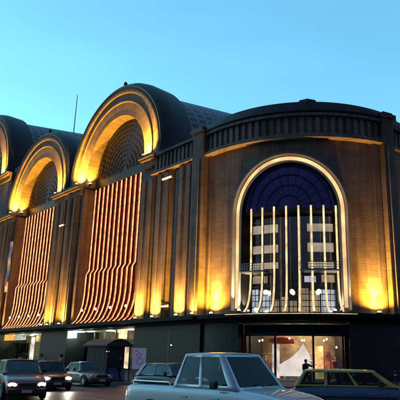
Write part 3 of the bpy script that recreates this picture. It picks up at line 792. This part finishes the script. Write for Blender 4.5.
    g = MB(); g.box(xf_b-.55,xf_b-.22,-wb*.88,wb*.88,belt,belt+.1); g.build('dashboard','cabin_trim',root,bevel=.03)
    rows = [xf_t-.25, xf_t-1.05] if xf_t-1.05 > xr_t-.1 else [xf_t-.25]
    for xs_ in rows:
        for yy in (-.36,.36):
            g = MB(); g.box(xs_-.12,xs_,yy-.22,yy+.22,belt,belt+.14); g.box(xs_-.15,xs_-.06,yy-.12,yy+.12,belt+.17,belt+.33); g.box(xs_-.12,xs_-.09,yy-.05,yy+.05,belt+.13,belt+.18)
            g.build('seat','cabin_trim',root,bevel=.03)
    g = MB(); c_ = Vector((xf_b-.68,.36,belt+.05)); pf = [(c_,(math.cos(2*PI*i/18)*.45,math.sin(2*PI*i/18),math.cos(2*PI*i/18)*.9),(1,0,-.4)) for i in range(19)]
    g.sweep(pf,[(.16,-.012),(.185,-.012),(.185,.012),(.16,.012)],cap=False); g.build('steering_wheel','trim',root)
    # bumpers, grille, lights, plate, mirrors, handles, sills
    hz = .64 if kind!='pickup' else .8
    g = MB(); g.box(h-.1,h+.03,-w*.84,w*.84,clr+.06,clr+.26); g.build('bumper','trim' if kind!='pickup' else 'chrome',root,bevel=.04)
    g = MB(); g.box(-h-.03,-h+.1,-w*.86,w*.86,clr+.1,clr+.3); g.build('bumper','trim' if kind!='pickup' else 'chrome',root,bevel=.04)
    g = MB(); g.box(h-.12,h-.0,-w*.42,w*.42,hz-.13,hz+.04); gr_ = g.build('grille','trim',root,bevel=.01)
    g = MB(); g.box(h-.02,h+.01,-w*.44,w*.44,hz+.03,hz+.06); g.build('grille_bar','chrome',gr_)
    for sg in (-1,1):
        g = MB(); yc = sg*w*.66; n = 14
        ring = [(.17*math.cos(2*PI*k/n),.085*math.sin(2*PI*k/n)) for k in range(n)]
        a = [g.pt(h-.16-abs(yc+y)*.0-.06*(abs(yc+y)/w),yc+y,hz-.03+z) for y,z in ring]
        b = [g.pt(h+.005-.1*(abs(yc+y)/w)**2,yc+y*.95,hz-.03+z*.95) for y,z in ring]
        g.f.append(a); g.f.append(b)
        for i in range(n): g.f.append([a[i],a[(i+1)%n],b[(i+1)%n],b[i]])
        hl = g.build('headlight','head' if lights else 'head_off',root,smooth=True)
        if lights:
            lt = bpy.data.lights.new('beam','SPOT'); lt.energy = 22; lt.color = (1,.88,.68); lt.spot_size = math.radians(70); lt.spot_blend=.9; lt.shadow_soft_size=.08
            lo = bpy.data.objects.new('beam',lt); COL.objects.link(lo); lo.parent = hl; lo.location = (h+.06,yc,hz-.03)
            lo.rotation_euler = Vector((1,0,-.12)).to_track_quat('-Z','Y').to_euler()
        g = MB(); g.box(-h-.012,-h+.06,sg*w*.62-.14,sg*w*.62+.14,hz,hz+.2); g.build('taillight','tail',root,bevel=.02)
        g = MB(); g.box(xf_b-.62,xf_b-.45,sg*(w+.02)-.02,sg*(w+.16)-.0 if sg>0 else sg*(w+.16),belt-.02,belt+.14); g.build('mirror','trim',root,bevel=.03)
        for x in ((-h+1.75, .25) if kind!='pickup' else (-.35,.6)):
            g = MB(); g.box(x-.1,x+.1,sg*(w*.97),sg*(w+.01),belt-.24,belt-.205); g.build('door_handle','chrome',root)
        g = MB(); g.box(xr_b+.3,xf_b-.1,sg*(w*.955),sg*(w+.012),clr+.42,clr+.47); g.build('side_moulding','trim',root)
        g = MB()
        x = -.25 if kind!='pickup' else -.05; g.box(x-.006,x+.006,sg*(w*.96),sg*(w+.001),clr+.2,belt-.27); g.build('door_gap','trim',root)
        g = MB(); g.box(xf_b-.35-.006,xf_b-.35+.006,sg*(w*.96),sg*(w+.001),clr+.2,belt-.27); g.build('door_gap','trim',root)
    if plate:
        g = MB(); g.box(h+.03,h+.045,-.2,.2,clr+.1,clr+.22); g.build('number_plate','plate',root)
    g = MB(); g.box(-h+.3,h-.3,-w*.8,w*.8,clr-.05,clr+.1); g.build('underbody','trim',root)
    if kind=='pickup':
        g = MB(); g.box(-h+.1,-h+1.6,-w*.8,w*.8,belt+.015,belt+.03); g.build('load_bed','trim',root)
        g = MB()
        for sg in (-1,1): g.tube([(-h+.15,sg*w*.82,belt),(-h+.2,sg*w*.82,belt+.05),(-h+1.5,sg*w*.82,belt+.05),(-h+1.55,sg*w*.82,belt)],.02,8)
        g.build('bed_rail','chrome',root)
    return root

M['p_maroon'] = paint('p_maroon',(.16,.018,.014)); M['p_dark'] = paint('p_dark',(.03,.035,.045)); M['p_grey'] = paint('p_grey',(.12,.125,.13))
M['p_silverblue'] = paint('p_silverblue',(.52,.56,.60),.25); M['p_blue'] = paint('p_blue',(.05,.13,.25)); M['p_yellow'] = paint('p_yellow',(.42,.30,.04),.0)
M['p_white'] = paint('p_white',(.55,.57,.6),.1)
ZR = -.15
def hd(deg): return math.radians(deg)
# heading angles: math angle from +x; -46 = toward camera right along the avenue
car('pickup_truck', (-.38,13.35,ZR), hd(-41), 'pale silver double cab pickup truck crossing the foreground centre', 'p_silverblue', L=5.0, W=1.76, H=1.88, kind='pickup', lights=False)
car('hatchback_car', (-9.6,25.4,ZR), hd(-60), 'dark maroon car with both headlights on at the left edge', 'p_maroon', L=4.3, W=1.72, H=1.6, kind='hatch')
car('sedan_car', (-10.6,32.2,ZR), hd(-58), 'dark grey sedan with headlights on, just behind the maroon car', 'p_dark', L=4.4, W=1.74, H=1.48, kind='sedan')
car('parked_car', (-9.6,36.4,ZR), hd(-48), 'grey unlit car standing at the kerb before the green newsstand', 'p_grey', L=4.3, H=1.42, kind='sedan', lights=False)
car('taxi_cab', (3.95,18.4,ZR), hd(-12), 'blue car with yellow roof passing on the right', 'p_blue', L=4.5, W=1.72, H=1.46, kind='wagon', lights=False, roofmat='p_yellow')
car('parked_car', (-2.9,26.5,ZR), hd(-40), 'small dark blue car half hidden behind the pickup truck', 'p_dark', L=4.1, H=1.5, kind='hatch', lights=False)

# ------------------------------------------------------------------ newsstand
M['kiosk_green'] = noisy(mat('kiosk_green', rough=.45, metal=.2), (.005,.015,.016), (.014,.032,.032), 3)
kp = Vector((-9.0,39.5,0)); kr = -A+PI/2-PI/2
ks = empty('newsstand', kp, math.radians(-40), label='dark green closed newsstand with a curved canopy on the pavement', cat='kiosk'); ks.scale = (.88,.88,.9)
g = MB(); g.box(-1.5,.9,-.9,.9,.08,2.6); g.build('body','kiosk_green',ks,bevel=.04)
g = MB(); g.box(-1.55,1.0,-.95,.95,0,.08); g.build('plinth','dark_steel',ks)
g = MB()
pf = [((x,0,0),(0,1,0),(0,0,1)) for x in (-1.65,1.45)]
pr = [(-1.25,2.5)]+[(-1.25+2.5*i/10, 2.62+.45*math.sin(PI*i/10)) for i in range(11)]+[(1.25,2.5)]
g.sweep(pf,pr); g.build('canopy','kiosk_green',ks)
g = MB()
for i in range(9): g.box(-1.42+i*.28,-1.2+i*.28,-.93,-.895,.25,2.3)
g.build('shutter','kiosk_green',ks)
for y in (-1.05,1.05): g = MB(); g.tube([(1.35,y,0),(1.35,y,2.55)],.04,8); g.build('post','dark_steel',ks)
g = MB(); g.box(.95,1.3,-.95,-.9,2.1,2.16); g.build('strip_light',emitter('kiosk_strip',(.4,1,.8),.8),ks)
g = MB(); g.box(.95,1.3,-.7,.7,.1,.95); g.build('magazine_rack','good4',ks)

# ------------------------------------------------------------------ notice board, posts
nb = empty('notice_board', (-6.3,36.3,0), math.radians(8), label='pale lilac notice board on a post with pink round marks', cat='sign')
g = MB(); g.box(-.42,.42,-.03,.03,.85,2.15); g.build('panel',noisy(mat('lilac',rough=.5,emit=(.5,.42,.75),es=.03),(.58,.56,.66),(.7,.68,.78),3),nb,bevel=.01)
M['pink'] = mat('pink',(.5,.27,.42),.6)
g = MB()
for cx,cz,r in ((-.02,1.7,.15),(.05,1.32,.2)):
    pf = [((cx,-.045,cz),(math.cos(2*PI*i/20),0,math.sin(2*PI*i/20)),(0,1,0)) for i in range(21)]
    g.sweep(pf, ann(r-.035,r,0,.012), cap=False)
g.box(-.3,-.1,-.045,-.032,1.93,1.97); g.build('printed_marks','pink',nb)
g = MB(); g.box(-.44,.44,-.04,.04,.8,.85); g.box(-.44,.44,-.04,.04,2.15,2.2); g.build('frame','steel',nb)
g = MB(); 
for x in (-.3,.3): g = MB(); g.tube([(x,0,0),(x,0,.8)],.03,8); g.build('post','steel',nb)
sp = empty('sign_post', (-4.9,39.5,0), 0, label='slim beige pole with small lamp against the dark wall', cat='pole')
g = MB(); g.tube([(0,0,0),(0,0,3.4)],[.06,.045],8); g.build('pole',mat('beige_paint',(.4,.34,.24),.6),sp)
g = MB(); g.box(.1,.32,-.06,.06,2.3,2.5); b = g.build('lamp_head','dark_steel',sp)
g = MB(); g.box(.04,.12,-.02,.02,2.36,2.42); g.build('bracket','dark_steel',b)
g = MB(); g.lathe((.21,-.08,2.4),[(.02,-.05),(.06,0),(.02,.05)],8); g.build('lens','globe',b)

# bollards on the corner
bol = None
for i in range(9):
    t = -.62+i*.17; r = 20.5 if i<7 else 18.
    r = 17.0
    P = (PC.x+r*math.sin(t), PC.y-r*math.cos(t), 0)
    if bol is None:
        bol = empty('bollard', P, label='short dark iron bollard on the corner pavement', cat='bollard', group='bollards round the corner pavement'); 
        g = MB(); g.lathe((0,0,0),[(.12,0),(.12,.06),(.08,.1),(.07,.75),(.1,.8),(.08,.9),(.02,.94)],12); g.build('shaft','dark_steel',bol,smooth=True)
        g = MB(); g.lathe((0,0,.6),[(.08,0),(.082,.01),(.082,.06),(.08,.07)],12); g.build('reflective_band','white_paint',bol)
    else:
        c = copy_tree(bol); c.location = P

# shrubs in pots, left shopfront
M['leaf'] = noisy(mat('leaf', rough=.6), (.02,.06,.012), (.06,.12,.03), 5); M['bark'] = noisy(mat('bark', rough=.9), (.06,.045,.03), (.12,.09,.06), 8)
M['pot'] = mat('pot',(.2,.1,.06),.8)
def shrub(P, h, label):
    root = empty('potted_shrub', P, random.uniform(0,6), label=label, cat='plant', group='potted shrubs before the left shopfront')
    g = MB(); g.lathe((0,0,0),[(.25,0),(.34,.5),(.36,.55),(.3,.55),(.28,.48)],14); g.build('pot','pot',root,smooth=True)
    g = MB(); g.tube([(0,0,.4),(.03,0,h*.6)],[.04,.02],6)
    for k in range(5):
        t = k*1.3; g.tube([(0.02,0,h*.4),(.3*math.cos(t),.3*math.sin(t),h*.8)],[.018,.008],5)
    g.build('trunk','bark',root)
    g = MB()
    for k in range(650):
        a = random.uniform(0,2*PI); rr = .55*math.sqrt(random.random())*(1 if random.random()<.8 else 1.2); z = random.uniform(.75,h)
        rr *= (1.1-abs((z-.75)/(h-.75)-.45)); c = Vector((rr*math.cos(a),rr*math.sin(a),z+.1*math.sin(5*a)))
        u = Vector((random.gauss(0,1),random.gauss(0,1),random.gauss(0,1))).normalized(); v = u.orthogonal().normalized()
        g.quad([tuple(c-u*.07),tuple(c+v*.03),tuple(c+u*.07),tuple(c-v*.03)])
    g.build('crown','leaf',root)
for i,(s,h,lb) in enumerate(((40.5,2.6,'tall leafy shrub in clay pot, leftmost before the far shopfront'),(37.6,2.2,'leafy shrub in clay pot, second from the left before the shopfront'),(34.8,2.9,'tallest potted shrub before the shopfront, beside the white lit sign'),(31.,1.9,'low potted shrub beside the dark pier between the near arches'))):
    shrub(ML(s,-1.6,0), h, lb)

# ------------------------------------------------------------------ people
M['skin'] = mat('skin',(.36,.21,.14),.6); M['hair'] = mat('hair',(.02,.014,.01),.7)
M['jean'] = mat('jean',(.03,.04,.07),.9); M['dark_cloth'] = mat('dark_cloth',(.02,.02,.024),.9)
M['orange_cloth'] = mat('orange_cloth',(.5,.12,.04),.9); M['white_cloth'] = mat('white_cloth',(.5,.5,.5),.9); M['red_cloth'] = mat('red_cloth',(.35,.04,.04),.9)
def skinmesh(name, verts, edges, rad, m, parent, root=0, sub=2):
    me = bpy.data.meshes.new(name); me.from_pydata(verts, edges, []); me.materials.append(M[m])
    o = bpy.data.objects.new(name, me); COL.objects.link(o); o.parent = parent
    o.modifiers.new('skin','SKIN')
    sv = me.skin_vertices[0].data if me.skin_vertices else None
    if sv is None:
        bm = bmesh.new(); bm.from_mesh(me); bm.verts.layers.skin.verify(); bm.to_mesh(me); bm.free(); sv = me.skin_vertices[0].data
    for i,r in enumerate(rad): sv[i].radius = (r,r) if not isinstance(r,tuple) else r; sv[i].use_root = (i==root)
    s = o.modifiers.new('sub','SUBSURF'); s.levels = sub; s.render_levels = sub
    me.polygons.foreach_set('use_smooth',[True]*len(me.polygons))
    for md in o.modifiers:
        if md.type=='SKIN': md.use_smooth_shade = True
    return o
def person(P, rz, label, top='dark_cloth', legs='jean', stride=.25, arm=.15, H=1.7, raise_arm=False):
    k = H/1.7
    root = empty('person', P, rz, label=label, cat='person', group='people on the pavement'); root.scale = (k,k,k)
    # facing -y
    s = stride
    # whole body (skin)
    V = [(0,0,.95),(0,0,1.15),(0,.01,1.38),(0,0,1.47),(0,-.01,1.56),(0,-.02,1.63)]
    Rr = [(.15,.11),(.13,.1),(.17,.1),(.055,.055),(.085,.09),(.06,.07)]
    Ed = [(0,1),(1,2),(2,3),(3,4),(4,5)]
    def add(v,r,p): V.append(v); Rr.append((r,r)); Ed.append((p,len(V)-1)); return len(V)-1
    for sg in (-1,1):
        hp = add((sg*.09,0,.88),.09,0); kn = add((sg*.1,-s*.5*sg-.03,.49),.058,hp); an = add((sg*.1,-s*sg+.05,.09),.038,kn); add((sg*.11,-s*sg-.1,.04),.032,an)
        sh = add((sg*.19,0,1.38),.055,2)
        if raise_arm and sg>0: el = add((.4,-.05,1.25),.042,sh); wr = add((.62,-.15,1.35),.03,el); hn=(.68,-.17,1.37); dr=Vector((.9,-.2,.2)).normalized()
        else: el = add((sg*.25,.03+arm*sg*.3,1.1),.042,sh); wr = add((sg*.25,-.05+arm*sg,.86),.03,el); hn=(sg*.25,-.06+arm*sg,.8); dr=Vector((0,-.1,-1)).normalized()
        pm = add(hn,.028,wr)
        lat = Vector((0,1,0))
        for q in range(4):
            b0 = Vector(hn)+dr*.02+lat*(q-1.5)*.02; L = (.06,.075,.07,.055)[q]
            f1 = add(tuple(b0+dr*L*.55),.0095,pm); add(tuple(b0+dr*L+Vector((-sg*.012,0,0))),.0085,f1)
        t1 = add(tuple(Vector(hn)-lat*.035+dr*.015),.011,pm); add(tuple(Vector(hn)-lat*.05+dr*.045),.009,t1)
    skinmesh('body', V, Ed, Rr, 'skin', root)
    # clothing: jacket, trousers
    tv = [(0,0,.93),(0,0,1.15),(0,.01,1.37),(0,0,1.44)]; tr=[(.195,.155),(.18,.15),(.215,.15),(.085,.085)]; te=[(0,1),(1,2),(2,3)]
    lv = [(0,0,.95)]; lr=[(.185,.15)]; le=[]
    for sg in (-1,1):
        tv.append((sg*.2,0,1.37)); tr.append((.08,.08)); te.append((2,len(tv)-1))
        if raise_arm and sg>0: e1,e2 = (.4,-.05,1.25),(.58,-.13,1.33)
        else: e1,e2 = (sg*.25,.03+arm*sg*.3,1.1),(sg*.25,-.045+arm*sg,.9)
        tv.append(e1); tr.append((.062,.062)); te.append((len(tv)-2,len(tv)-1)); tv.append(e2); tr.append((.04,.04)); te.append((len(tv)-2,len(tv)-1))
        lv.append((sg*.09,0,.86)); lr.append((.1,.1)); le.append((0,len(lv)-1))
        lv.append((sg*.1,-s*.5*sg-.03,.49)); lr.append((.07,.07)); le.append((len(lv)-2,len(lv)-1))
        lv.append((sg*.1,-s*sg+.05,.11)); lr.append((.055,.055)); le.append((len(lv)-2,len(lv)-1))
    skinmesh('jacket', tv, te, tr, top, root); skinmesh('trousers', lv, le, lr, legs, root)
    g = MB(); n=14; c=(0,0,0)
    g.lathe((0,.02,1.5),[(.05,0),(.09,.05),(.105,.12),(.1,.18),(.06,.225),(.01,.235)],n); h = g.build('hair','hair',root,smooth=True); h.scale=(.95,1.0,1); 
    # face features: nose, eyes
    g = MB(); g.box(-.012,.012,-.13,-.09,1.555,1.59); g.build('nose','skin',root,bevel=.006)
    for sg in (-1,1):
        g = MB(); g.box(sg*.015,sg*.05,-.108,-.09,.8*0+1.595,1.61); g.build('shoe','dark_cloth',root) if False else g.build('eye','hair',root)
        g = MB(); g.box(sg*.11-.05,sg*.11+.05,-s*sg-.17,-s*sg+.1,0,.085); g.build('shoe','dark_cloth',root,bevel=.03)
    return root
person((-11.9,38.6,0), 2.2, 'person in an orange jacket walking past the newsstand', 'orange_cloth')
person((4.25,36.5,0), .4, 'person in black pointing, silhouetted against the bright shop display', 'dark_cloth','dark_cloth', raise_arm=True, H=1.55)
person((-7.9,38.4,0), -1.2, 'person in dark clothes standing right of the newsstand', 'dark_cloth','dark_cloth', stride=.05)
person((-14.6,42.5,0), 1.0, 'person in a white shirt near the left shopfront', 'white_cloth')
person((-16.9,44.5,0), 2.6, 'person in a red top near the potted shrubs', 'red_cloth')
person((-1.2,37.,0), 1.7, 'person in a grey blue coat walking before the dark corner wall', 'jean','dark_cloth')

# ------------------------------------------------------------------ world, sun, camera
SUN_EL, SUN_AZ = math.radians(5), math.radians(-70)     # azimuth from +y toward +x
w = bpy.data.worlds.new('World'); scene.world = w; w.use_nodes = True
n = w.node_tree.nodes; l = w.node_tree.links; bg = n['Background']
sky = n.new('ShaderNodeTexSky'); sky.sky_type = 'NISHITA'; sky.sun_disc = False
sky.sun_elevation = SUN_EL; sky.sun_rotation = SUN_AZ; sky.air_density = 1.; sky.ozone_density = 3.; sky.dust_density = .2
tint = n.new('ShaderNodeMix'); tint.data_type = 'RGBA'; tint.blend_type = 'MULTIPLY'; tint.inputs['Factor'].default_value = 1
gm = n.new('ShaderNodeGamma'); gm.inputs[1].default_value = .7; l.new(sky.outputs[0], gm.inputs[0])
l.new(gm.outputs[0], tint.inputs['A']); tint.inputs['B'].default_value = (.80,1.36,1.36,1)
# dusk: the sky away from the afterglow (behind the photographer) is darker and more violet
tcw = n.new('ShaderNodeTexCoord'); dt = n.new('ShaderNodeVectorMath'); dt.operation = 'DOT_PRODUCT'; dt.inputs[1].default_value = (-.35,.9,.12)
l.new(tcw.outputs['Generated'], dt.inputs[0])
mr = n.new('ShaderNodeMapRange'); mr.interpolation_type = 'SMOOTHSTEP'; mr.inputs['From Min'].default_value = -.35; mr.inputs['From Max'].default_value = .55
l.new(dt.outputs['Value'], mr.inputs['Value'])
dk = n.new('ShaderNodeMix'); dk.data_type = 'RGBA'; dk.inputs['A'].default_value = (.36,.165,.205,1); dk.inputs['B'].default_value = (1,1,1,1)
l.new(mr.outputs[0], dk.inputs['Factor'])
mu = n.new('ShaderNodeMix'); mu.data_type = 'RGBA'; mu.blend_type = 'MULTIPLY'; mu.inputs['Factor'].default_value = 1
hz = n.new('ShaderNodeTexNoise'); hz.inputs['Scale'].default_value = 2.2; hz.inputs['Detail'].default_value = 5
hm = n.new('ShaderNodeMapping'); hm.inputs['Scale'].default_value = (1,1,5); l.new(tcw.outputs['Generated'], hm.inputs[0]); l.new(hm.outputs[0], hz.inputs['Vector'])
hr = n.new('ShaderNodeMapRange'); hr.inputs['From Min'].default_value = .3; hr.inputs['From Max'].default_value = .7; hr.inputs['To Min'].default_value = .95; hr.inputs['To Max'].default_value = 1.05
l.new(hz.outputs['Fac'], hr.inputs['Value']); hs = n.new('ShaderNodeVectorMath'); hs.operation = 'SCALE'
l.new(tint.outputs['Result'], hs.inputs[0]); l.new(hr.outputs[0], hs.inputs['Scale']); l.new(hs.outputs[0], mu.inputs['A']); l.new(dk.outputs['Result'], mu.inputs['B'])
# lowest band of sky dimmed, added to cut horizon glow on walls and glass
sx = n.new('ShaderNodeSeparateXYZ'); l.new(tcw.outputs['Generated'], sx.inputs[0])
lo_ = n.new('ShaderNodeMapRange'); lo_.interpolation_type = 'SMOOTHSTEP'; lo_.inputs['From Min'].default_value = .04; lo_.inputs['From Max'].default_value = .36
lo_.inputs['To Min'].default_value = .12; lo_.inputs['To Max'].default_value = 1; l.new(sx.outputs['Z'], lo_.inputs['Value'])
m2 = n.new('ShaderNodeVectorMath'); m2.operation = 'SCALE'; l.new(mu.outputs['Result'], m2.inputs[0]); l.new(lo_.outputs[0], m2.inputs['Scale'])
l.new(m2.outputs[0], bg.inputs[0]); bg.inputs[1].default_value = .15
sl = bpy.data.lights.new('sun','SUN'); sl.energy = .02; sl.angle = math.radians(12); sl.color = (1,.8,.6)
so = bpy.data.objects.new('sun', sl); COL.objects.link(so)
sd = Vector((math.sin(SUN_AZ)*math.cos(SUN_EL), math.cos(SUN_AZ)*math.cos(SUN_EL), math.sin(SUN_EL)+.05))
so.rotation_euler = sd.to_track_quat('Z','Y').to_euler(); so.location = (0,0,60)

p = math.radians(15.976); r = math.radians(.717)
F = Vector((0,math.cos(p),math.sin(p))); U = Vector((0,-math.sin(p),math.cos(p))); R = Vector((1,0,0))
R2 = R*math.cos(r)+U*math.sin(r); U2 = U*math.cos(r)-R*math.sin(r)
cam = bpy.data.cameras.new('camera'); co = bpy.data.objects.new('camera', cam); COL.objects.link(co)
mtx = Matrix((R2,U2,-F)).transposed().to_4x4(); mtx.translation = CAM; co.matrix_world = mtx
cam.sensor_width = 36; cam.lens = 552.1/400*36; cam.shift_x = -(240.9-200)/400; cam.clip_end = 3000; cam.clip_start = .1
scene.camera = co
scene.render.engine = 'CYCLES'
scene.view_settings.view_transform = 'Standard'; scene.view_settings.look = 'None'; scene.view_settings.gamma = 1
scene.view_settings.use_curve_mapping = False; scene.view_settings.exposure = 2
scene.render.resolution_x = scene.render.resolution_y = 1024
